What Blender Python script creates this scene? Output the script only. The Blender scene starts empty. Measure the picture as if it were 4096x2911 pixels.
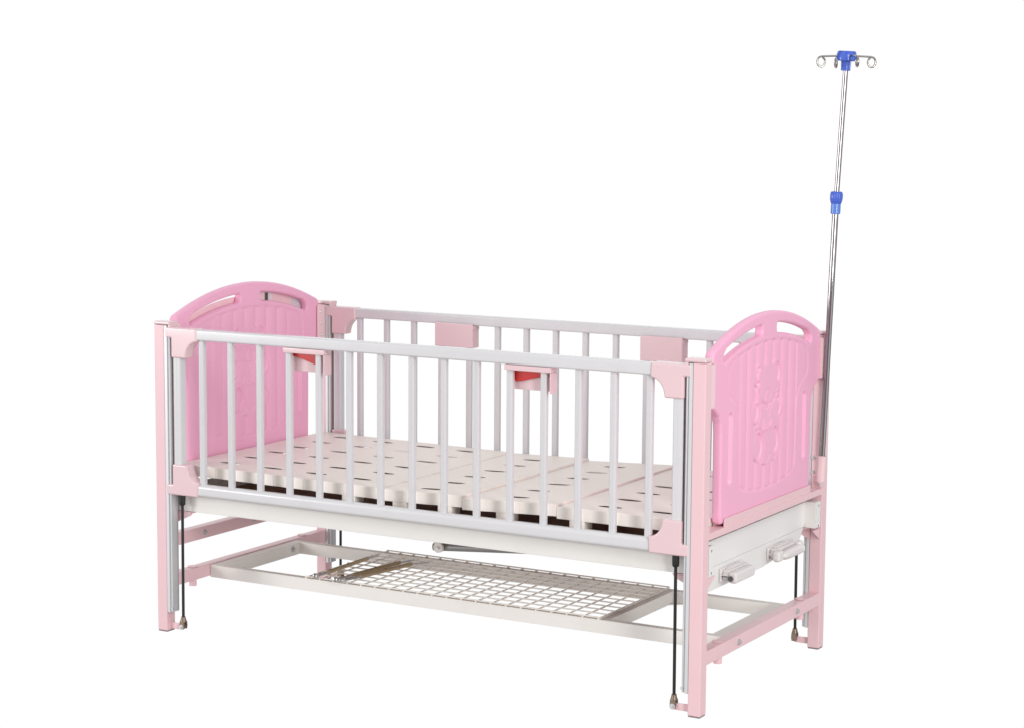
import bpy, bmesh, math, random
import numpy as np
from mathutils import Vector, Matrix
from mathutils.geometry import tessellate_polygon

random.seed(4)
scene = bpy.context.scene
COL = scene.collection
L, W, H = 1.9355, 0.933, 1.0          # length, width and post height of the bed
PX, PY = 0.0387, 0.041                # section of the posts

# ------------------------------------------------------------------ materials
def mat(name, col, rough=.4, metal=0., coat=0., var=.03, scale=6., bump=0., bscale=60., spec=.5, grime=None, gscale=3., sss=0.):
    m = bpy.data.materials.new(name); m.use_nodes = True
    nt = m.node_tree; N = nt.nodes; K = nt.links
    b = N['Principled BSDF']
    b.inputs['Roughness'].default_value = rough
    b.inputs['Metallic'].default_value = metal
    b.inputs['Coat Weight'].default_value = coat
    b.inputs['Coat Roughness'].default_value = .12
    b.inputs['Specular IOR Level'].default_value = spec
    if sss:
        b.inputs['Subsurface Weight'].default_value = sss
        b.inputs['Subsurface Radius'].default_value = (.02, .006, .008)
        b.inputs['Subsurface Scale'].default_value = .6
    tc = N.new('ShaderNodeTexCoord')
    n = N.new('ShaderNodeTexNoise'); n.inputs['Scale'].default_value = scale; n.inputs['Detail'].default_value = 5
    K.new(tc.outputs['Object'], n.inputs['Vector'])
    mx = N.new('ShaderNodeMix'); mx.data_type = 'RGBA'
    mx.inputs['A'].default_value = [c*(1-var) for c in col]+[1]
    mx.inputs['B'].default_value = [min(1, c*(1+var)) for c in col]+[1]
    K.new(n.outputs['Fac'], mx.inputs['Factor'])
    out = mx.outputs['Result']
    if grime:
        g = N.new('ShaderNodeTexNoise'); g.inputs['Scale'].default_value = gscale; g.inputs['Detail'].default_value = 8
        g.inputs['Roughness'].default_value = .7
        K.new(tc.outputs['Object'], g.inputs['Vector'])
        r = N.new('ShaderNodeValToRGB'); r.color_ramp.elements[0].position = .52; r.color_ramp.elements[1].position = .78
        K.new(g.outputs['Fac'], r.inputs['Fac'])
        m2 = N.new('ShaderNodeMix'); m2.data_type = 'RGBA'; m2.inputs['B'].default_value = list(grime)+[1]
        K.new(out, m2.inputs['A']); K.new(r.outputs['Color'], m2.inputs['Factor'])
        out = m2.outputs['Result']
    K.new(out, b.inputs['Base Color'])
    rn = N.new('ShaderNodeMapRange'); rn.inputs['To Min'].default_value = rough*.85; rn.inputs['To Max'].default_value = rough*1.2
    K.new(n.outputs['Fac'], rn.inputs['Value']); K.new(rn.outputs['Result'], b.inputs['Roughness'])
    if bump:
        bn = N.new('ShaderNodeTexNoise'); bn.inputs['Scale'].default_value = bscale; bn.inputs['Detail'].default_value = 3
        K.new(tc.outputs['Object'], bn.inputs['Vector'])
        bp = N.new('ShaderNodeBump'); bp.inputs['Strength'].default_value = bump; bp.inputs['Distance'].default_value = .002
        K.new(bn.outputs['Fac'], bp.inputs['Height']); K.new(bp.outputs['Normal'], b.inputs['Normal'])
    return m

M = {}
M['pink_paint'] = mat('pink painted steel', (.87, .595, .635), .38, coat=.25, var=.025, bump=.10, bscale=90)
M['pink_plate'] = mat('pale pink bracket', (.90, .66, .69), .35, coat=.2, var=.02)
M['pink_shell'] = mat('pale pink moulded plastic', (.82, .60, .635), .22, coat=.5, var=.02)
M['pink_board'] = mat('bubblegum pink blow moulded plastic', (.93, .465, .655), .42, coat=.05, var=.035, scale=4, bump=.08, bscale=120)
M['rail'] = mat('white enamelled rail', (.71, .71, .73), .24, coat=.45, var=.03, grime=(.66, .655, .665), gscale=5, bump=.05)
M['alu'] = mat('anodised aluminium channel', (.70, .71, .73), .38, metal=.3, var=.04)
M['dark_strip'] = mat('dark gap strip', (.22, .17, .16), .6)
M['deck'] = mat('cream plastic slats', (.93, .87, .805), .45, var=.03, scale=9, bump=.12, bscale=40)
M['beam'] = mat('white painted steel beam', (.875, .86, .83), .42, var=.02, grime=(.80, .785, .75), gscale=2)
M['shelf'] = mat('off white painted steel tube', (.90, .88, .845), .45, var=.02, grime=(.84, .81, .76), gscale=2.5)
M['wire'] = mat('off white coated wire', (.90, .86, .80), .4, var=.05, scale=20)
M['plate'] = mat('white end plate', (.84, .835, .825), .4, var=.012)
M['crank'] = mat('warm white plastic', (.78, .75, .745), .3, coat=.2, var=.02)
M['black'] = mat('black rubberised rod', (.012, .012, .013), .4)
M['bronze'] = mat('yellow zinc plated clevis', (.27, .21, .16), .35, metal=.75, var=.15, scale=60)
M['steel'] = mat('zinc plated steel', (.68, .68, .69), .3, metal=.6, var=.08, scale=50)
M['dark_steel'] = mat('dark grey steel tube', (.16, .165, .165), .35, metal=.7, var=.1)
M['tube_grey'] = mat('grey steel tube', (.34, .345, .34), .4, metal=.3, var=.1)
M['chrome'] = mat('polished stainless steel', (.36, .34, .345), .045, metal=1., var=.01)
M['hook'] = mat('dull stainless hook', (.40, .385, .37), .16, metal=1., var=.02)
M['blue'] = mat('blue plastic', (.055, .13, .62), .25, coat=.4, var=.05)
M['light_blue'] = mat('lighter blue plastic', (.10, .23, .68), .25, coat=.4, var=.05)
M['red'] = mat('red plastic lever', (.62, .010, .010), .3, coat=.3, var=.08)
M['added_sheet'] = mat('dark brown underlay', (.26, .12, .08), .75, var=.3)  # dark brown stands in for the dark depth under the deck
M['brown_tube'] = mat('brown lacquered tube', (.52, .41, .26), .35, metal=.2, var=.15, scale=25)
M['rubber'] = mat('grey foot plug', (.30, .25, .25), .7)

# ------------------------------------------------------------------ mesh builder
class B:
    def __init__(s): s.bm = bmesh.new()
    def _add(s, tmp):
        me = bpy.data.meshes.new('t'); tmp.to_mesh(me); tmp.free(); s.bm.from_mesh(me); bpy.data.meshes.remove(me); return s
    def box(s, x0, x1, y0, y1, z0, z1, bev=.0015, seg=2):
        t = bmesh.new(); bmesh.ops.create_cube(t, size=1)
        for v in t.verts:
            v.co = ((x0+x1)/2+v.co.x*(x1-x0), (y0+y1)/2+v.co.y*(y1-y0), (z0+z1)/2+v.co.z*(z1-z0))
        if bev: bmesh.ops.bevel(t, geom=t.edges[:], offset=min(bev, .49*min(abs(x1-x0), abs(y1-y0), abs(z1-z0))), segments=seg, affect='EDGES', profile=.5)
        return s._add(t)
    def cyl(s, p0, p1, r, seg=24, r2=None, cap=True):
        p0, p1 = Vector(p0), Vector(p1); d = p1-p0
        t = bmesh.new(); bmesh.ops.create_cone(t, cap_ends=cap, segments=seg, radius1=r, radius2=r if r2 is None else r2, depth=d.length)
        q = d.to_track_quat('Z', 'Y').to_matrix().to_4x4()
        bmesh.ops.transform(t, matrix=Matrix.Translation((p0+p1)/2) @ q, verts=t.verts)
        return s._add(t)
    def lathe(s, p0, p1, prof, seg=28):
        """prof: list of (t 0..1 along p0-p1, radius)"""
        p0, p1 = Vector(p0), Vector(p1); d = p1-p0
        q = d.to_track_quat('Z', 'Y').to_matrix()
        t = bmesh.new(); rings = []
        for k, r in prof:
            c = p0+d*k
            rings.append([t.verts.new(c+q @ Vector((r*math.cos(a), r*math.sin(a), 0))) for a in [2*math.pi*i/seg for i in range(seg)]])
        for a, b in zip(rings, rings[1:]):
            for i in range(seg): t.faces.new((a[i], a[(i+1) % seg], b[(i+1) % seg], b[i]))
        t.faces.new(rings[0][::-1]); t.faces.new(rings[-1])
        return s._add(t)
    def tube(s, pts, r, seg=10, closed=False):
        pts = [Vector(p) for p in pts]; n = len(pts); t = bmesh.new(); rings = []
        up = None
        for i, p in enumerate(pts):
            d = (pts[min(i+1, n-1)]-pts[max(i-1, 0)]).normalized()
            if up is None:
                up = Vector((0, 0, 1)) if abs(d.z) < .9 else Vector((1, 0, 0))
            a = d.cross(up).normalized(); b = a.cross(d).normalized(); up = b
            rings.append([t.verts.new(p+(a*math.cos(k)+b*math.sin(k))*r) for k in [2*math.pi*j/seg for j in range(seg)]])
        for a, b in zip(rings, rings[1:]):
            for i in range(seg): t.faces.new((a[i], b[i], b[(i+1) % seg], a[(i+1) % seg]))
        t.faces.new(rings[0]); t.faces.new(rings[-1][::-1])
        return s._add(t)
    def prism(s, poly, axis, a, b, bev=.002, seg=2):
        """poly in the plane across `axis`: 'y' -> (x,z), 'x' -> (y,z), 'z' -> (x,y)"""
        def P(u, v, w): return {'y': (u, w, v), 'x': (w, u, v), 'z': (u, v, w)}[axis]
        t = bmesh.new()
        va = [t.verts.new(P(u, v, a)) for u, v in poly]; vb = [t.verts.new(P(u, v, b)) for u, v in poly]
        t.faces.new(va); t.faces.new(vb[::-1]); n = len(poly)
        for i in range(n): t.faces.new((va[i], vb[i], vb[(i+1) % n], va[(i+1) % n]))
        bmesh.ops.recalc_face_normals(t, faces=t.faces)
        if bev:
            ed = [e for e in t.edges if (e.verts[0] in va and e.verts[1] in va) or (e.verts[0] in vb and e.verts[1] in vb)]
            ed += [e for e in t.edges if e not in ed and e.calc_face_angle(0) > .7]
            bmesh.ops.bevel(t, geom=ed, offset=bev, segments=seg, affect='EDGES', profile=.5)
        return s._add(t)

WO = {}     # world origin of every object
def link(name, data, material=None, parent=None, origin=(0, 0, 0)):
    o = bpy.data.objects.new(name, data); COL.objects.link(o)
    if material: data.materials.append(M[material])
    WO[o.name] = Vector(origin); o.location = Vector(origin)
    if parent: o.parent = parent; o.location = Vector(origin)-WO[parent.name]
    return o
def obj(name, b, material, parent=None, mx=False, my=False, sharp=35, flat=False):
    bm = b.bm
    if mx or my:
        for v in bm.verts:
            if mx: v.co.x = L-v.co.x
            if my: v.co.y = W-v.co.y
        if mx != my: bmesh.ops.reverse_faces(bm, faces=bm.faces)
    xs = [v.co for v in bm.verts]
    lo = Vector([min(c[i] for c in xs) for i in range(3)]); hi = Vector([max(c[i] for c in xs) for i in range(3)])
    c = (lo+hi)/2
    for v in bm.verts: v.co -= c
    me = bpy.data.meshes.new(name); bm.to_mesh(me); bm.free()
    if not flat:
        me.polygons.foreach_set('use_smooth', [True]*len(me.polygons)); me.set_sharp_from_angle(angle=math.radians(sharp))
    o = link(name, me, material, parent, c)
    if not flat:
        wn = o.modifiers.new('weighted_normals', 'WEIGHTED_NORMAL'); wn.keep_sharp = True
    return o
def copy(o, d, parent=None):
    n = o.copy(); COL.objects.link(n)
    WO[n.name] = WO[o.name]+Vector(d)
    p = parent or o.parent; n.parent = p
    n.location = WO[n.name]-(WO[p.name] if p else Vector((0, 0, 0)))
    return n
def empty(name, loc, label, cat, group=None):
    o = bpy.data.objects.new(name, None); COL.objects.link(o); o.location = loc; WO[o.name] = Vector(loc)
    o.empty_display_size = .1
    o['label'] = label; o['category'] = cat
    if group: o['group'] = group
    return o

bed = empty('crib_bed', (L/2, W/2, 0), 'pink and white childrens hospital crib bed with barred side rails and two pink end boards', 'bed')

# ------------------------------------------------------------------ posts
def hexbolt(b, p, axis, r=.008, h=.006):
    p = Vector(p); a = Vector(axis)
    b.cyl(p, p+a*.0015, r*1.35, 20); b.cyl(p+a*.0015, p+a*h, r, 6)
    b.cyl(p+a*h, p+a*(h+.003), r*.5, 12)
for mx in (0, 1):
    for my in (0, 1):
        b = B(); b.box(0, PX, 0, PY, .004, H-.001, .003, 3)
        post = obj('leg_post', b, 'pink_paint', bed, mx, my)
        b = B(); b.box(.0015, PX-.0015, .0015, PY-.0015, 0, .0038, .001)
        obj('foot_plug', b, 'rubber', post, mx, my)
        b = B(); b.box(-.001, .064, -.002, PY+.002, H, H+.011, .004, 3)
        b.box(.054, .064, .001, PY-.001, H-.016, H+.004, .003)
        obj('post_cap', b, 'pink_shell', post, mx, my)
        # sliding channel on the inside of the post
        b = B(); b.box(PX+.0005, .0500, .001, .040, .066, H-.002, .001)
        b.box(.0500, .0530, .006, .035, .0665, H-.003, 0)
        b.box(.0530, .0600, .003, .038, .067, H-.0035, .003)
        ch = obj('guide_channel', b, 'alu', post, mx, my)
        b = B(); b.box(.0602, .0665, .012, .030, .50, .955, 0)
        obj('gap_strip', b, 'dark_strip', post, mx, my)  # dark strip filling the gap between channel and stile
        b = B(); b.cyl((.058, .004, .080), (.058, -.0005, .080), .0045, 12)
        obj('screw', b, 'steel', post, mx, my)
        # bracket that holds the end board: web, two flanges with rivets
        b = B()
        b.box(.0008, .0030, PY-.012, .066, .870, .992, .0008)
        b.box(.0030, .0365, .0640, .0665, .868, .994, .0008)
        b.box(.0365, .0395, PY+.0002, .0855, .862, H-.002, .0008)
        br = obj('board_bracket', b, 'pink_plate', post, mx, my)
        for z in (.975, .934, .893):
            b = B(); b.lathe((.0395, .066, z), (.0437, .066, z), [(0, .0048), (.4, .0046), (.8, .003), (1, .001)], 14)
            obj('rivet', b, 'steel', post, mx, my)
        # triangular gusset that carries the main beam
        b = B(); b.box(PX-.002, .112, PY+.002, .086, .3915, .3955, .001)
        b.prism([(PX-.002, .3912), (.112, .3912), (.104, .383), (PX-.002, .352)], 'y', PY+.0025, PY+.0055, .0008)
        b.prism([(PY+.002, .3913), (.100, .3913), (.092, .386), (PY+.002, .356)], 'x', PX-.034, PX-.031, .0008)
        obj('gusset', b, 'pink_paint', post, mx, my)
        # foot tab for the gas spring
        b = B(); b.prism([(PX-.002, .010), (PX-.002, .031), (.088, .029), (.095, .020), (.088, .010)], 'y', .0165, .0225, .001)
        obj('spring_tab', b, 'pink_paint', post, mx, my)

# ------------------------------------------------------------------ gas springs
for mx in (0, 1):
    for my in (0, 1):
        b = B(); b.cyl((.0895, .0195, .048), (.091, .0195, .440), .0047, 20)
        sp = obj('gas_spring', b, 'black', bed, mx, my)
        b = B(); b.lathe((.091, .0195, .420), (.091, .0195, .459), [(0, .0075), (.08, .0098), (.35, .0103), (.9, .0103), (1, .0095)], 24)
        obj('sleeve', b, 'black', sp, mx, my)
        b = B()
        b.lathe((.0895, .0195, .036), (.0895, .0195, .054), [(0, .0105), (.35, .0098), (.7, .0078), (1, .0075)], 20)
        for s in (-1, 1):
            b.prism([(.0895-.0085, .040), (.0895+.0085, .040), (.0895+.0095, .024), (.0895+.0075, .014), (.0895-.0075, .014), (.0895-.0095, .024)], 'y', .0195+s*.0095, .0195+s*.0040, .001)
        cv = obj('clevis', b, 'bronze', sp, mx, my)
        b = B(); hexbolt(b, (.0895, .0095, .0205), (0, -1, 0), .0065, .004)
        obj('bolt', b, 'steel', sp, mx, my)

# ------------------------------------------------------------------ end boards (relief surface with hand holes)
C0 = W/2
def pdist(P, poly, closed):
    """distance from points P (n,2) to polyline"""
    q = np.array(poly, float); a = q if closed else q[:-1]; b = np.roll(q, -1, 0) if closed else q[1:]
    d = np.full(len(P), 1e9)
    for s, e in zip(a, b):
        v = e-s; t = np.clip(((P-s) @ v)/max(v @ v, 1e-12), 0, 1)
        d = np.minimum(d, np.hypot(*(P-s-t[:, None]*v).T))
    return d
def inside(P, poly):
    q = np.array(poly, float); c = np.zeros(len(P), bool); j = len(q)-1
    for i in range(len(q)):
        xi, yi = q[i]; xj, yj = q[j]
        with np.errstate(divide='ignore', invalid='ignore'):
            cr = ((yi > P[:, 1]) != (yj > P[:, 1])) & (P[:, 0] < (xj-xi)*(P[:, 1]-yi)/(yj-yi+1e-15)+xi)
        c ^= cr; j = i
    return c
def sdf(P, poly):
    d = pdist(P, poly, True); return np.where(inside(P, poly), -d, d)
def sm(x, a, b):
    t = np.clip((x-a)/(b-a), 0, 1); return t*t*(3-2*t)
def mirror(h): return h+[(-d, z) for d, z in h[::-1]]
top = [(d, 1.106-(1.87*.5)*0-d*d/1.84-.0) for d in np.linspace(0.0, .392, 22)]
half = [(d, z) for d, z in top]+[(.4000, 1.012), (.4010, .990), (.4010, .872), (.392, .862), (.372, .852), (.352, .838), (.342, .818), (.338, .790), (.335, .545), (.331, .533), (.322, .5265)]
half = half[1:]
outline = [(0, 1.106)]+half+[(-d, z) for d, z in half[::-1]]
def arcz(d, z0, R): return z0-d*d/(2*R)
hole = [(.058, arcz(.06, 1.070, .98))]+[(d, arcz(d, 1.071, .98)) for d in np.linspace(.07, .305, 12)]+[(.322, 1.010), (.326, .994), (.318, .9855)]+\
       [(d, arcz(d, 1.0415, .93)) for d in np.linspace(.305, .07, 12)]+[(.058, 1.043), (.054, 1.055)]
holeL = [(-d, z) for d, z in hole[::-1]]
rec = [(d, arcz(d, 1.026, .95)) for d in np.linspace(0, .265, 12)]+[(.288, .975), (.301, .955), (.304, .925), (.301, .900), (.285, .883), (.258, .872), (.235, .855), (.220, .826), (.216, .79), (.214, .640), (.206, .615), (.180, .600), (.140, .591), (.07, .584), (0, .582)]
rec = rec[1:-1]; recess = [(0, 1.026)]+rec+[(0, .582)]+[(-d, z) for d, z in rec[::-1]]
def ell(cx, cz, rx, rz, a0=0, a1=360, n=20, rot=0):
    o = []
    for i in range(n+1):
        a = math.radians(a0+(a1-a0)*i/n); x, z = rx*math.cos(a), rz*math.sin(a); r = math.radians(rot)
        o.append((cx+x*math.cos(r)-z*math.sin(r), cz+x*math.sin(r)+z*math.cos(r)))
    return o
bx = -.008
thin = [ell(bx, .892, .066, .058, 195, 345), ell(bx-.002, .852, .021, .028),
        [(-.075, .836), (-.045, .844), (-.018, .834), (0, .800), (.022, .834), (.050, .848), (.075, .842)],
        ell(bx-.088, .822, .032, .042), ell(bx+.078, .822, .032, .042, -60, 150),
        [(-.090, .780), (-.086, .760), (-.072, .740)],
        ell(bx-.060, .716, .040, .050, -70, 130), ell(bx+.056, .722, .036, .050, -90, 60),
        [(-.018, .690), (-.004, .667), (.012, .684)],
        ell(bx-.052, .905, .030, .045, 110, 230)]
deep = [ell(bx-.064, .922, .016, .022, 100, 250), ell(bx+.066, .922, .014, .024, -50, 80), ell(bx-.092, .823, .017, .026, -70, 80), ell(bx+.080, .823, .017, .026, -70, 80),
        ell(bx-.064, .716, .022, .034, -80, 90), ell(bx+.056, .722, .022, .034, -80, 80)]
dots = []
# raised handwritten word on the heart
love = [[(-.036, .792), (-.043, .763), (-.040, .758), (-.031, .760)], ell(-.018, .768, .0065, .0075), [(-.006, .777), (-.001, .762), (.010, .783)],
        [(.016, .770), (.026, .773), (.026, .781), (.018, .779), (.016, .768), (.021, .762), (.031, .767)]]
def board_mesh():
    st = .0026
    gy = np.arange(-.4056, .4057, st); gz = np.arange(.5209, 1.112, st)
    ny, nz = len(gy), len(gz)
    Y, Z = np.meshgrid(gy, gz, indexing='ij'); P = np.stack([Y.ravel(), Z.ravel()], 1)
    s = np.maximum(np.maximum(sdf(P, outline), -sdf(P, hole)), -sdf(P, holeL))
    so = sdf(P, recess)
    T = .0142; r = .009
    def height(P, s, so, word):
        d = np.clip(-s, 0, r); h = T-r+np.sqrt(np.maximum(r*r-(r-d)**2, 0))
        y, z = P[:, 0], P[:, 1]
        ins = sm(-so, -.001, .010)
        h -= .0062*ins
        h += .0003*np.exp(-((so-.004)/.006)**2)
        bear = np.minimum.reduce([np.hypot((y-bx)/.076, (z-.890)/.066), np.hypot((y-bx)/.112, (z-.812)/.052), np.hypot((y-bx)/.094, (z-.765)/.10), np.hypot((y-bx)/.105, (z-.712)/.055), np.hypot((y-bx-.062)/.036, (z-.925)/.036), np.hypot((y-bx+.062)/.036, (z-.925)/.036)])
        flat = sm(bear, 1.04, .98)
        u = ((y/.0613)+.5) % 1.0
        fl = (1-(2*u-1)**2)
        influte = (np.abs(y) < .2145)
        fl = np.where(influte, fl, .75+0*fl)
        fl = fl*(1-flat)+.95*flat
        h += .0070*fl*sm(-so, .001, .012)
        for p in thin: h -= .0023*np.exp(-(pdist(P, p, False)/.0042)**2)
        for p in deep: h -= .0082*np.exp(-(pdist(P, p, False)/.0062)**4)
        for p in dots: h -= .002*np.exp(-(np.hypot(y-p[0], z-p[1])/.004)**2)
        if word:
            for p in love: h += .0032*np.exp(-(pdist(P, p, False)/.0021)**2)
        for sg in (-1, 1):   # long side grooves
            g = pdist(P, [(sg*.2755, .828), (sg*.2765, .646)], False)
            h -= .0085*sm(g, .0145, .008)
            h += .001*np.exp(-((g-.017)/.004)**2)
        return h
    hf = height(P, s, so, True).reshape(ny, nz)
    Pb = P*np.array([-1, 1]); hb = height(Pb, s, so, False).reshape(ny, nz)
    s = s.reshape(ny, nz)
    verts = []; key = {}
    def vert(k, side):
        kk = (k, side)
        if kk in key: return key[kk]
        if k[0] == 'v':
            i, j = k[1], k[2]; y, z = gy[i], gz[j]; h = (hf if side else hb)[i, j]
        else:
            _, i, j, a = k; i2, j2 = (i+1, j) if a == 0 else (i, j+1)
            t = s[i, j]/(s[i, j]-s[i2, j2]); y = gy[i]+(gy[i2]-gy[i])*t; z = gz[j]+(gz[j2]-gz[j])*t; h = T-r
        key[kk] = len(verts); verts.append((h if side else -h, y, z)); return key[kk]
    faces = []
    ins = s < 0
    cnt = ins[:-1, :-1].astype(int)+ins[1:, :-1]+ins[1:, 1:]+ins[:-1, 1:]
    for i in range(ny-1):
        for j in range(nz-1):
            if cnt[i, j] == 0: continue
            cor = [(i, j), (i+1, j), (i+1, j+1), (i, j+1)]
            if cnt[i, j] == 4:
                ks = [('v', a, c) for a, c in cor]; nb = []
            else:
                ed = [('e', i, j, 0), ('e', i+1, j, 1), ('e', i, j+1, 0), ('e', i, j, 1)]
                ks = []; 
                for q in range(4):
                    a = cor[q]; c = cor[(q+1) % 4]
                    if ins[a]: ks.append(('v',)+a)
                    if ins[a] != ins[c]: ks.append(ed[q])
                nb = [(ks[q], ks[(q+1) % len(ks)]) for q in range(len(ks)) if ks[q][0] == 'e' and ks[(q+1) % len(ks)][0] == 'e']
            faces.append([vert(k, 1) for k in ks]); faces.append([vert(k, 0) for k in ks][::-1])
            for k1, k2 in nb: faces.append([vert(k1, 0), vert(k2, 0), vert(k2, 1), vert(k1, 1)])
    me = bpy.data.meshes.new('end_board'); me.from_pydata(verts, [], faces); me.validate(); me.update()
    me.polygons.foreach_set('use_smooth', [True]*len(me.polygons))
    me.materials.append(M['pink_board'])
    return me
bme = board_mesh()
for x in (.0190, L-.0223):
    o = link('end_board', bme, None, bed, (x, C0, 0))

def strip(d0, d1, za, zb, lo, hi, m_):
    ds = np.linspace(d0, d1, 10)
    poly = [(C0+d, arcz(d, hi, .98)) for d in ds]+[(C0+d, arcz(d, lo, .93)) for d in ds[::-1]]
    b = B(); b.prism(poly, 'x', za, zb, .001); return b
obj('backing_strip', strip(.045, .272, -.0030, .0040, 1.030, 1.080, 0), 'pink_plate', bed)
obj('backing_strip', strip(.2725, .345, -.0035, .0035, 1.030, 1.080, 0), 'rail', bed)
obj('backing_strip', strip(-.345, -.040, -.0030, .0040, 1.030, 1.0585, 0), 'pink_plate', bed)
b = B(); b.box(.0042, .0052, C0+.118, C0+.134, 1.034, 1.060, 0); obj('slot_fitting', b, 'dark_steel', bed)
b = B(); b.box(.0042, .0075, C0+.136, C0+.142, 1.030, 1.062, .0005); b.box(.0042, .0075, C0+.146, C0+.152, 1.030, 1.062, .0005); obj('slot_fitting', b, 'plate', bed)
# ------------------------------------------------------------------ cross bars of the two ends
for mx in (0, 1):
    b = B(); b.box(.0006, PX-.0006, PY-.002, W-PY+.002, .1435, .1845, .003)
    cb = obj('lower_cross_bar', b, 'pink_paint', bed, mx)
    for y in (.158, W-.158):
        b = B(); b.cyl((.0192, y, .122), (.0192, y, .186), .0125, 20); b.cyl((.0192, y, .186), (.0192, y, .1875), .017, 20)
        obj('sleeve', b, 'pink_paint', cb, mx)
    for y in (.262, .705):
        b = B(); hexbolt(b, (.0008, y, .164), (-1, 0, 0), .0075)
        obj('bolt', b, 'steel', cb, mx)
    b = B(); b.box(.0004, PX-.0004, PY-.002, W-PY+.002, .4995, .5200, .002)
    ub = obj('upper_cross_bar', b, 'pink_paint', bed, mx)
    b = B(); b.box(.0035, .0060, .150, W-.132, .5195, .5435, .001)
    b.box(.0345, .0370, .150, W-.132, .5195, .5435, .001)
    for k in range(5):
        b.cyl((.0036, .17+k*.145, .5195), (.0030, .17+k*.145, .5225), .003, 8)
    obj('board_lip', b, 'pink_paint', ub, mx)
b = B(); b.box(.0006, PX-.0006, PY-.002, W-PY+.002, .275, .316, .003)
cb = obj('middle_cross_bar', b, 'pink_paint', bed)
for y in (.20, .47, .74):
    b = B(); hexbolt(b, (PX-.0006, y, .296), (1, 0, 0), .007)
    obj('bolt', b, 'steel', cb)

# ------------------------------------------------------------------ main beams and crank plate
for my in (0, 1):
    b = B(); b.box(.003, L-.004, .0455, .0825, .3965, .480, .002)
    bmn = obj('main_beam', b, 'beam', bed, 0, my)
    b = B(); b.box(L-.0042, L-.0015, .0470, .0810, .3985, .478, .001)
    ec = obj('end_plate', b, 'plate', bmn, 0, my)
    for z, s in ((.470, 1), (.4065, -1)):
        b = B(); b.prism([(.0605, z), (.0665, z), (.0635, z-.008*1)], 'x', L-.0016, L-.0011, 0)
        obj('vent_hole', b, 'black', bmn, 0, my)
b = B()
b.prism([(.0826, .3990), (.0826, .478), (.846, .478), (.8505, .470), (.8505, .410), (.846, .3990)], 'x', L-.060, L-.0400, .0015)
b.prism([(.0826, .331), (.0826, .3985), (.842, .3985), (.815, .366), (.790, .352), (.52, .331)], 'x', L-.060, L-.0404, .0012)
cp = obj('crank_plate', b, 'plate', bed)
b = B(); b.box(.0600, .0630, .0826, .8505, .399, .478, .001)
obj('head_plate', b, 'beam', bed)

def capsule(b, y0, y1, x0, x1, z0, z1, bev, seg=4): b.box(x0, x1, y0, y1, z0, z1, bev, seg)
# crank with its grip folded over the housing
PXE = L-.0400
def crank(yo, screw):
    b = B(); b.box(PXE, PXE+.008, yo, yo+.165, .346, .386, .0038, 3)
    c = obj('crank', b, 'crank', bed)
    b = B(); b.box(PXE+.008, L-.010, yo+.010, yo+.150, .349, .3825, .004, 3)
    b.prism([(yo+.02, .3826), (yo+.125, .3826), (yo+.115, .3885), (yo+.05, .3885)], 'x', PXE+.010, PXE+.024, .0015)
    obj('housing', b, 'crank', c)
    b = B(); b.box(PXE+.012, L-.010, yo+.003, yo+.0098, .3580, .3740, .001)
    b.box(PXE+.006, L-.016, yo+.0008, yo+.0032, .3625, .3700, .0005)
    obj('slot_cover', b, 'crank', c)
    return c
c = crank(.200, True)
b = B(); b.box(L-.0098, L+.016, .198, .338, .3475, .3800, .008, 4)
g = obj('grip', b, 'crank', c)
b = B(); b.cyl((L-.001, .1990, .362), (L-.001, .1945, .362), .0080, 20); b.cyl((L-.001, .1945, .362), (L-.001, .1925, .362), .0036, 16)
obj('screw', b, 'dark_steel', c)
b = B(); b.box(PXE+.010, L-.012, .1990, .2007, .3640, .3672, 0); obj('pin', b, 'dark_steel', c)
c = crank(.546, False)
b = B(); b.box(L-.0098, L+.014, .520, .560, .3500, .3830, .009, 4)
obj('arm', b, 'crank', c)
b = B(); b.lathe((L+.006, .562, .3620), (L+.006, .720, .3620), [(0, .003), (.03, .0085), (.10, .0130), (.25, .0150), (.75, .0155), (.93, .0145), (1, .009)], 28)
b.box(L-.0098, L+.012, .690, .722, .352, .386, .009, 4)
obj('grip', b, 'crank', c)

# tube of the crank drive under the deck
b = B(); b.cyl((.862, .315, .3170), (1.60, .300, .3790), .0125, 24)
dt = obj('drive_tube', b, 'tube_grey', bed)
b = B(); b.cyl((.892, .297, .3215), (.892, .288, .3215), .0165, 28)
b.prism([(.877, .3300), (.902, .3330), (.905, .400), (.872, .400)], 'y', .290, .296, .001)
obj('drive_bracket', b, 'beam', dt)
b = B(); b.cyl((.893, .288, .3215), (.893, .280, .3215), .0045, 6)
obj('bolt', b, 'steel', dt)

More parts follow.
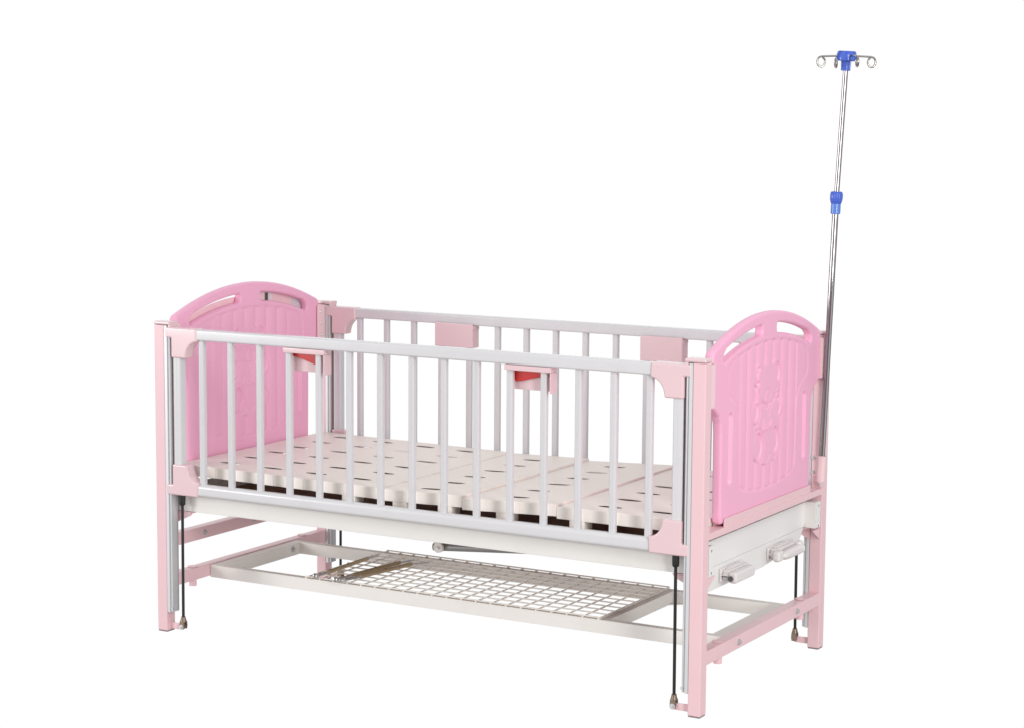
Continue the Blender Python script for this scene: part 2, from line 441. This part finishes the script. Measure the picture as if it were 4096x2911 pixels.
# ------------------------------------------------------------------ added dark sheet and deck panels
b = B(); b.box(.0640, L-.0640, .0835, W-.0835, .425, .431, 0)
obj('added_dark_sheet', b, 'added_sheet', bed)  # sheet added only so the slots and front gap look dark
def deck(x0, x1, zl, zr, cols, rows, feet, recs):
    y0, y1 = .060, W-.060; th = .0345
    zz = lambda x: zl+(zr-zl)*(x-x0)/(x1-x0)
    t = bmesh.new()
    def lens(cx, cy):
        o = []
        for k in range(16):
            a = 2*math.pi*k/16; c, s_ = math.cos(a), math.sin(a)
            o.append((cx+.0415*math.copysign(abs(c)**.7, c), cy+.0142*math.copysign(abs(s_)**1.15, s_)))
        return o
    loops = [[(x0, y0), (x1, y0), (x1, y1), (x0, y1)]]
    # recessed ribs along both long edges
    def edge(y, sg):
        pts = [(x0, y)]
        for r in recs:
            pts += [(r, y), (r+.0006, y+sg*.0014), (r+.0326, y+sg*.0014), (r+.0332, y)]
        return pts+[(x1, y)]
    loops = [edge(y0, 1)+edge(y1, -1)[::-1]]
    for c in cols:
        for r in rows: loops.append(lens(c, r))
    tri = tessellate_polygon([[Vector((x, y, 0)) for x, y in lp] for lp in loops])
    flatp = [p for lp in loops for p in lp]
    tv = [t.verts.new((x, y, zz(x))) for x, y in flatp]
    for f in tri:
        try: t.faces.new([tv[i] for i in f])
        except ValueError: pass
    k = 0
    for q, lp in enumerate(loops):
        n = len(lp); dz = th if q == 0 else .0022
        bv = [t.verts.new((x, y, zz(x)-dz)) for x, y in lp]
        for i in range(n):
            t.faces.new((tv[k+i], tv[k+(i+1) % n], bv[(i+1) % n], bv[i]))
        k += n
    bmesh.ops.recalc_face_normals(t, faces=t.faces)
    ed = [e for e in t.edges if e.is_manifold and e.calc_face_angle(0) > 1.0 and all(v.co.z > zz(v.co.x)-.001 for v in e.verts)]
    bmesh.ops.bevel(t, geom=ed, offset=.0016, segments=2, affect='EDGES', profile=.5)
    b = B(); b._add(t)
    for fx in feet: 
        b.box(fx, fx+.050, y0+.002, y0+.05, .4805, zz(fx)-th+.001, .001); b.box(fx, fx+.050, y1-.05, y1-.002, .4805, zz(fx)-th+.001, .001)
    return obj('deck_panel', b, 'deck', bed, flat=True)
R0 = [.164+.1280*k for k in range(6)]; R1 = [.135+.1265*k for k in range(6)]
deck(.044, .822, .5465, .5395, [.174, .344, .516, .686], R0, [.683], [.192+.1155*k for k in range(6)])
deck(.8235, 1.118, .5370, .5440, [.967], R1, [.870, 1.032], [.905, 1.020])
deck(1.1195, 1.4400, .5370, .5500, [1.265], [.143+.1265*k for k in range(6)], [1.235], [1.200, 1.315])
deck(1.4415, 1.893, .5435, .5440, [1.572, 1.745], [.145+.1265*k for k in range(6)], [1.482, 1.80], [1.50, 1.615, 1.73, 1.825])

# ------------------------------------------------------------------ side rails
def corner(z0, sg, a, bb):
    """pink corner moulding; z0 = outer edge, sg = direction towards the middle of the rail"""
    z = lambda t: z0+sg*t
    pts = [(.0445, z(0)), (.1680, z(0)), (.1700, z(a))]
    pts += [(.170-.044*math.sin(k)-.0, z(bb-(bb-a)*math.cos(k))) for k in [math.pi/2*i/10 for i in range(1, 11)]]
    pts += [(.0670, z(bb)), (.0670, z(.034)), (.0445, z(.034))]
    return pts if sg < 0 else pts[::-1]
nb = 15
for my in (0, 1):
    b = B()
    b.box(.110, L-.110, .0030, .0385, .9565, .9910, .006, 4)       # top bar
    b.box(.110, L-.110, .0030, .0380, .4550, .4965, .012, 4)       # bottom bar
    sr = obj('side_rail', b, 'rail', bed, 0, my)
    for mx in (0, 1):
        b = B(); b.box(.0700, .1010, .0050, .0350, .500, .950, .005, 3); b.box(.0850, .0855, .0046, .0060, .505, .940, 0)
        obj('rail_stile', b, 'rail', sr, mx, my)
        b = B(); b.prism(corner(.9935, -1, .042, .0965), 'y', -.0010, .0420, .0055, 3)
        obj('corner_moulding', b, 'pink_shell', sr, mx, my)
        b = B(); b.prism(corner(.4550, 1, .047, .100), 'y', -.0010, .0420, .0055, 3)
        obj('corner_moulding', b, 'pink_shell', sr, mx, my)
    x0 = .178; dx = (L-2*x0)/(nb-1)
    b = B()
    w, d, rr = .0102, .0092, .0048
    b.box(x0-w, x0+w, .0205-d, .0205+d, .487, .960, rr, 4)
    b.box(x0-.0022, x0-.0010, .0205-d-.0006, .0205, .488, .959, 0); b.box(x0+.0035, x0+.0045, .0205-d-.0006, .0205, .488, .959, 0)
    bal = obj('baluster', b, 'rail', sr, 0, my)
    for k in range(1, nb): copy(bal, (k*dx, 0, 0))
    # two latch housings under the top bar (open towards the outside) with a red lever in each
    for li, lx in enumerate((.504, 1.2935)):
        x1 = lx+.154
        b = B()
        b.box(lx, x1, .0030, .0450, .9405, .9562, .002)                         # lip
        b.box(lx+.004, x1-.004, .0415, .0455, .8820, .9410, .0018, 3)           # inner wall
        b.box(lx, lx+.0045, .0320, .0450, .8810, .9404, .0015)
        b.box(x1-.0045, x1, .0060, .0450, .8800, .9404, .0015)
        if my: 
            b.box(lx+.001, x1-.001, .0420, .0480, .8805, .9620, .0050, 4)
        lh = obj('latch_housing', b, 'pink_shell', sr, 0, my)
        b = B()
        if li == 0: b.prism([(lx+.0055, .9400), (lx+.112, .9400), (lx+.114, .9060), (lx+.098, .9070), (lx+.055, .9200), (lx+.0055, .9310)], 'y', .0325, .0412, .002)
        else: b.prism([(lx+.016, .9400), (lx+.132, .9400), (lx+.132, .9260), (lx+.085, .9190), (lx+.040, .9070), (lx+.022, .9060), (lx+.016, .9140)], 'y', .0325, .0412, .002)
        obj('latch_lever', b, 'red', sr, 0, my)
        b = B(); b.cyl((x1-.0046, .0200, .9480), (x1+.0008, .0200, .9480), .0030, 12)
        obj('screw', b, 'steel', sr, 0, my)

# ------------------------------------------------------------------ lower storage shelf
YA, YB, Z0, Z1 = .2240, .7100, .1400, .1815
b = B()
b.box(PX+.0008, L-PX-.0008, YA, YA+.026, Z0, Z1, .002)
b.box(PX+.0008, L-PX-.0008, YB-.026, YB, Z0, Z1, .002)
b.box(PX+.0012, .0780, YA+.0262, YB-.0262, Z0+.0005, Z1-.0005, .0015)
b.box(L-.0780, L-PX-.0012, YA+.0262, YB-.0262, Z0+.0005, Z1-.0005, .0015)
b.box(1.4930, 1.5230, YA+.0262, YB-.0262, Z0+.0010, Z1-.0010, .0015)
sh = obj('shelf_frame', b, 'shelf', bed)
b = B(); b.box(PX+.0004, PX+.0007, YA+.003, YA+.023, Z0+.003, Z1-.003, 0); obj('open_end', b, 'black', sh)
for y in (.262, .640):
    b = B(); hexbolt(b, (.0780, y, .164), (1, 0, 0), .0065, .005); b.cyl((.0780, y, .164), (.0792, y, .164), .012, 20)
    obj('bolt', b, 'steel', sh)
for s_, y in ((1, YA+.0262), (-1, YB-.0262)):
    b = B(); b.prism([(1.5235, y), (1.5600, y), (1.5235, y+s_*.030)] if s_ > 0 else [(1.5235, y), (1.5235, y+s_*.030), (1.5600, y)], 'z', Z0+.001, Z0+.005, .0005)
    obj('corner_gusset', b, 'shelf', sh)
# wire mesh
b = B(); r = .0024
XA, XB = .430, 1.4950; ncx = 21
for k in range(ncx):
    x = XA+(XB-XA)*k/(ncx-1)
    j = random.uniform(-.0007, .0007)
    b.tube([(x, YA-.001, Z1+.002), (x+j, (YA+YB)/2, Z1+.0022), (x, YB+.001, Z1+.002)], r, 8)
for k in range(11):
    y = YA+.004+(YB-YA-.008)*k/10
    b.tube([(XA-.004, y, Z1+.0056), ((XA+XB)/2, y+random.uniform(-.001, .001), Z1+.0052), (XB+.004, y, Z1+.0056)], r, 8)
for x in (XA-.002, XB+.002): b.tube([(x, YA, Z1+.0020), (x, YB, Z1+.0020)], .0030, 8)
obj('wire_mesh', b, 'wire', sh)

# ------------------------------------------------------------------ pole holder on the far right post
HX, HY = 1.9350, .8770
b = B(); b.lathe((HX-.0005, HY, .536), (HX+.003, HY, .624), [(0, .0085), (.06, .0115), (.12, .0128), (.92, .0128), (.97, .0150), (1, .0150)], 28)
b.box(1.8990, HX-.004, W-PY-.0035, W-PY-.0004, .5560, .6220, .001)
b.box(HX-.009, HX-.002, HY, W-PY-.001, .566, .612, .002)
ho = obj('pole_holder', b, 'pink_plate', bed)
for z in (.568, .614):
    b = B(); hexbolt(b, (1.9040, W-PY-.0035, z), (0, -1, 0), .0050, .004); obj('bolt', b, 'steel', ho)
b = B(); b.cyl((HX-.0007, HY, .528), (HX-.0004, HY, .540), .0065, 16); obj('screw', b, 'steel', ho)

# ------------------------------------------------------------------ drip stand
pb, pc, pt = Vector((1.9346, HY, .5450)), Vector((1.9626, HY, 1.4120)), Vector((1.9856, HY, 1.8700))
pole = empty('drip_pole', pb, 'tall chrome infusion pole with blue clamp and blue four-hook top, standing in the bed corner', 'drip pole')
def al(z):
    return pb.lerp(pc, (z-pb.z)/(pc.z-pb.z)) if z < pc.z else pc.lerp(pt, (z-pc.z)/(pt.z-pc.z))
b = B(); b.cyl(pb, al(1.400), .0098, 40); obj('lower_tube', b, 'chrome', pole)
b = B(); b.cyl(al(1.395), al(1.850), .0080, 40); obj('upper_tube', b, 'chrome', pole)
b = B(); b.lathe(al(1.377), al(1.412), [(0, .0138), (.05, .0152), (.9, .0152), (1, .0140)], 36); cl = obj('clamp_cuff', b, 'light_blue', pole)
# fluted knob
t = bmesh.new(); rings = []; a0, a1 = al(1.407), al(1.446); q = (a1-a0).to_track_quat('Z', 'Y').to_matrix()
for k, rr in [(0, .0145), (.12, .0170), (.35, .0196), (.6, .0202), (.8, .0197), (.93, .0182), (1, .0150)]:
    rings.append([t.verts.new(a0.lerp(a1, k)+q @ Vector((math.cos(a)*rr*(1-.07*max(0, math.cos(10*a))**3*(k > .05 and k < .95)), math.sin(a)*rr*(1-.07*max(0, math.cos(10*a))**3*(k > .05 and k < .95)), 0))) for a in [2*math.pi*i/80 for i in range(80)]])
for A, C in zip(rings, rings[1:]):
    for i in range(80): t.faces.new((A[i], A[(i+1) % 80], C[(i+1) % 80], C[i]))
t.faces.new(rings[0][::-1]); t.faces.new(rings[-1])
b = B(); b._add(t); obj('clamp_knob', b, 'blue', pole)
b = B(); b.lathe(al(1.813), al(1.850), [(0, .0135), (.05, .0148), (.85, .0140), (1, .0140)], 36)
b.lathe(al(1.842), al(1.8725), [(0, .0270), (.12, .0312), (.45, .0318), (.75, .0296), (.95, .0275), (1, .0255)], 48)
for ang in (42, 132, 222, 312):
    a = math.radians(ang+45); b.cyl(al(1.815)+Vector((math.cos(a)*.0125, math.sin(a)*.0125, 0)), al(1.848)+Vector((math.cos(a)*.015, math.sin(a)*.015, 0)), .0028, 10)
obj('hook_hub', b, 'blue', pole)
hc = al(1.8575)
for ang in (42, 132, 222, 312):
    a = math.radians(ang); dv = Vector((math.cos(a), math.sin(a), 0)); up = Vector((0, 0, 1))
    p = [hc+dv*.028, hc+dv*.055-up*.0010, hc+dv*.080-up*.0020]
    c0 = hc+dv*.082-up*.0185
    for k in range(17):
        th = math.radians(92-k*(345/16.)); rr = .0150-.00012*k
        p.append(c0+dv*(rr*.86*math.cos(th))+up*(rr*1.05*math.sin(th))+Vector((-dv.y, dv.x, 0))*(.0003*k))
    b = B(); b.tube(p, .0031, 12); obj('hook', b, 'hook', pole)

# ------------------------------------------------------------------ three loose rods on the wire mesh
def rod(label, fork, a, bb, tip):
    z = Z1+.0076+.0068
    P = lambda q, dz=0: Vector((q[0], q[1], z+dz))
    e = empty('gas_strut', P(a, -.0068), label, 'strut', 'loose struts lying on the wire shelf')
    b = B(); b.cyl(P(a), P(bb), .0066, 20); tb = obj('tube', b, 'brown_tube', e)
    b = B(); b.cyl(P(a).lerp(P(bb), .48)+Vector((.002, 0, .0052)), P(a).lerp(P(bb), .48)+Vector((.0026, -.0008, .0068)), .0022, 10); obj('hole', b, 'black', tb)
    b = B(); b.cyl(P(bb), P(tip, -.001), .0030, 12); obj('piston', b, 'steel', e)
    b = B(); d = (P(a)-P(fork)).normalized(); n = Vector((-d.y, d.x, 0))
    b.cyl(P(a), P(a)-d*.030, .0050, 16)
    for s_ in (-1, 1):
        c0 = P(fork)+n*s_*.0055+d*.008
        b.cyl(c0-n*s_*.0016, c0+n*s_*.0016, .0078, 18)
        b.box(-1, -.999, 0, .001, 0, .001, 0) if False else None
        b.cyl(c0, P(a)-d*.020+n*s_*.003, .0036, 8)
    obj('fork_end', b, 'steel', e)
rod('brown strut lying alone at the left end of the wire shelf', (.475, .208), (.477, .280), (.466, .528), (.471, .587))
rod('brown strut lying between the other two on the wire shelf', (.560, .200), (.567, .285), (.594, .528), (.609, .592))
rod('rightmost brown strut, lying against its neighbour on the wire shelf', (.583, .200), (.600, .285), (.640, .527), (.674, .580))

# ------------------------------------------------------------------ camera (solved from the photograph)
def cam():
    az, el, roll = .5215, -.1182, .0069
    f = Vector((-math.sin(az)*math.cos(el), math.cos(az)*math.cos(el), math.sin(el)))
    r = Vector((math.cos(az), math.sin(az), 0)); u = r.cross(f)
    c, s = math.cos(roll), math.sin(roll)
    r, u = c*r+s*u, -s*r+c*u
    m = Matrix(((r.x, u.x, -f.x, 4.2966), (r.y, u.y, -f.y, -5.1769), (r.z, u.z, -f.z, 1.6680), (0, 0, 0, 1)))
    cd = bpy.data.cameras.new('camera'); o = bpy.data.objects.new('camera', cd); COL.objects.link(o)
    o.matrix_world = m; cd.sensor_width = 36; cd.lens = 36*8327.26/4096; cd.clip_end = 100; cd.clip_start = .05
    scene.camera = o
cam()

# ------------------------------------------------------------------ studio world: white sweep, darker room behind and below
w = bpy.data.worlds.new('World'); scene.world = w; w.use_nodes = True
nt = w.node_tree; N = nt.nodes; K = nt.links; bg = N['Background']
tc = N.new('ShaderNodeTexCoord'); sep = N.new('ShaderNodeSeparateXYZ'); K.new(tc.outputs['Generated'], sep.inputs[0])
hv = N.new('ShaderNodeVectorMath'); hv.operation = 'MULTIPLY'; hv.inputs[1].default_value = (1, 1, 0); K.new(tc.outputs['Generated'], hv.inputs[0])
nv = N.new('ShaderNodeVectorMath'); nv.operation = 'NORMALIZE'; K.new(hv.outputs[0], nv.inputs[0])
dt_ = N.new('ShaderNodeVectorMath'); dt_.operation = 'DOT_PRODUCT'; dt_.inputs[1].default_value = (-math.sin(.5215), math.cos(.5215), 0); K.new(nv.outputs[0], dt_.inputs[0])
mr = N.new('ShaderNodeMapRange'); mr.inputs['From Min'].default_value = -1; mr.inputs['From Max'].default_value = 1; K.new(dt_.outputs['Value'], mr.inputs['Value'])
cr = N.new('ShaderNodeValToRGB'); K.new(mr.outputs['Result'], cr.inputs['Fac'])
def ang(d): return (math.cos(math.radians(d))+1)/2
WHT = (1, 1, 1, 1)
stops = [(180, (.30, .27, .28, 1)), (160, (.32, .29, .30, 1)), (150, (1, 1, 1, 1)), (98, (1, 1, 1, 1)), (90, (.16, .16, .165, 1)), (56, (.16, .16, .165, 1)), (46, WHT), (0, WHT)]
e = cr.color_ramp.elements
e[0].position = ang(stops[0][0]); e[0].color = stops[0][1]; e[1].position = 1; e[1].color = WHT
for a, c in stops[1:-1]:
    x = e.new(ang(a)); x.color = c
el = N.new('ShaderNodeValToRGB'); mz = N.new('ShaderNodeMapRange'); mz.inputs['From Min'].default_value = -1; mz.inputs['From Max'].default_value = 1
K.new(sep.outputs['Z'], mz.inputs['Value']); K.new(mz.outputs['Result'], el.inputs['Fac'])
el.color_ramp.elements[0].position = 0; el.color_ramp.elements[0].color = (.48, .42, .38, 1)
el.color_ramp.elements[1].position = (1-.36)/2; el.color_ramp.elements[1].color = WHT
x = el.color_ramp.elements.new((1-.46)/2); x.color = (.52, .46, .42, 1)
mu = N.new('ShaderNodeMix'); mu.data_type = 'RGBA'; mu.blend_type = 'MULTIPLY'; mu.inputs['Factor'].default_value = 1
K.new(cr.outputs['Color'], mu.inputs['A']); K.new(el.outputs['Color'], mu.inputs['B'])
K.new(mu.outputs['Result'], bg.inputs['Color']); bg.inputs['Strength'].default_value = 1.01

def area(name, loc, size, power, tgt=(L/2, W/2, .6), col=(1, 1, 1)):
    ld = bpy.data.lights.new(name, 'AREA'); ld.shape = 'RECTANGLE'; ld.size = size[0]; ld.size_y = size[1]; ld.energy = power; ld.color = col
    o = bpy.data.objects.new(name, ld); COL.objects.link(o); o.location = loc
    o.rotation_euler = (Vector(tgt)-Vector(loc)).to_track_quat('-Z', 'Y').to_euler()
area('softbox_right', (5.0, -2.3, 2.7), (1.0, 1.6), 66, col=(1, .985, .97))
area('softbox_front', (6.9, -3.9, 1.15), (1.2, 1.5), 100)
area('softbox_left', (-3.0, -3.6, 1.4), (1.5, 1.6), 80)

scene.render.engine = 'CYCLES'
scene.view_settings.view_transform = 'Standard'; scene.view_settings.look = 'None'; scene.view_settings.exposure = 0
scene.cycles.max_bounces = 8
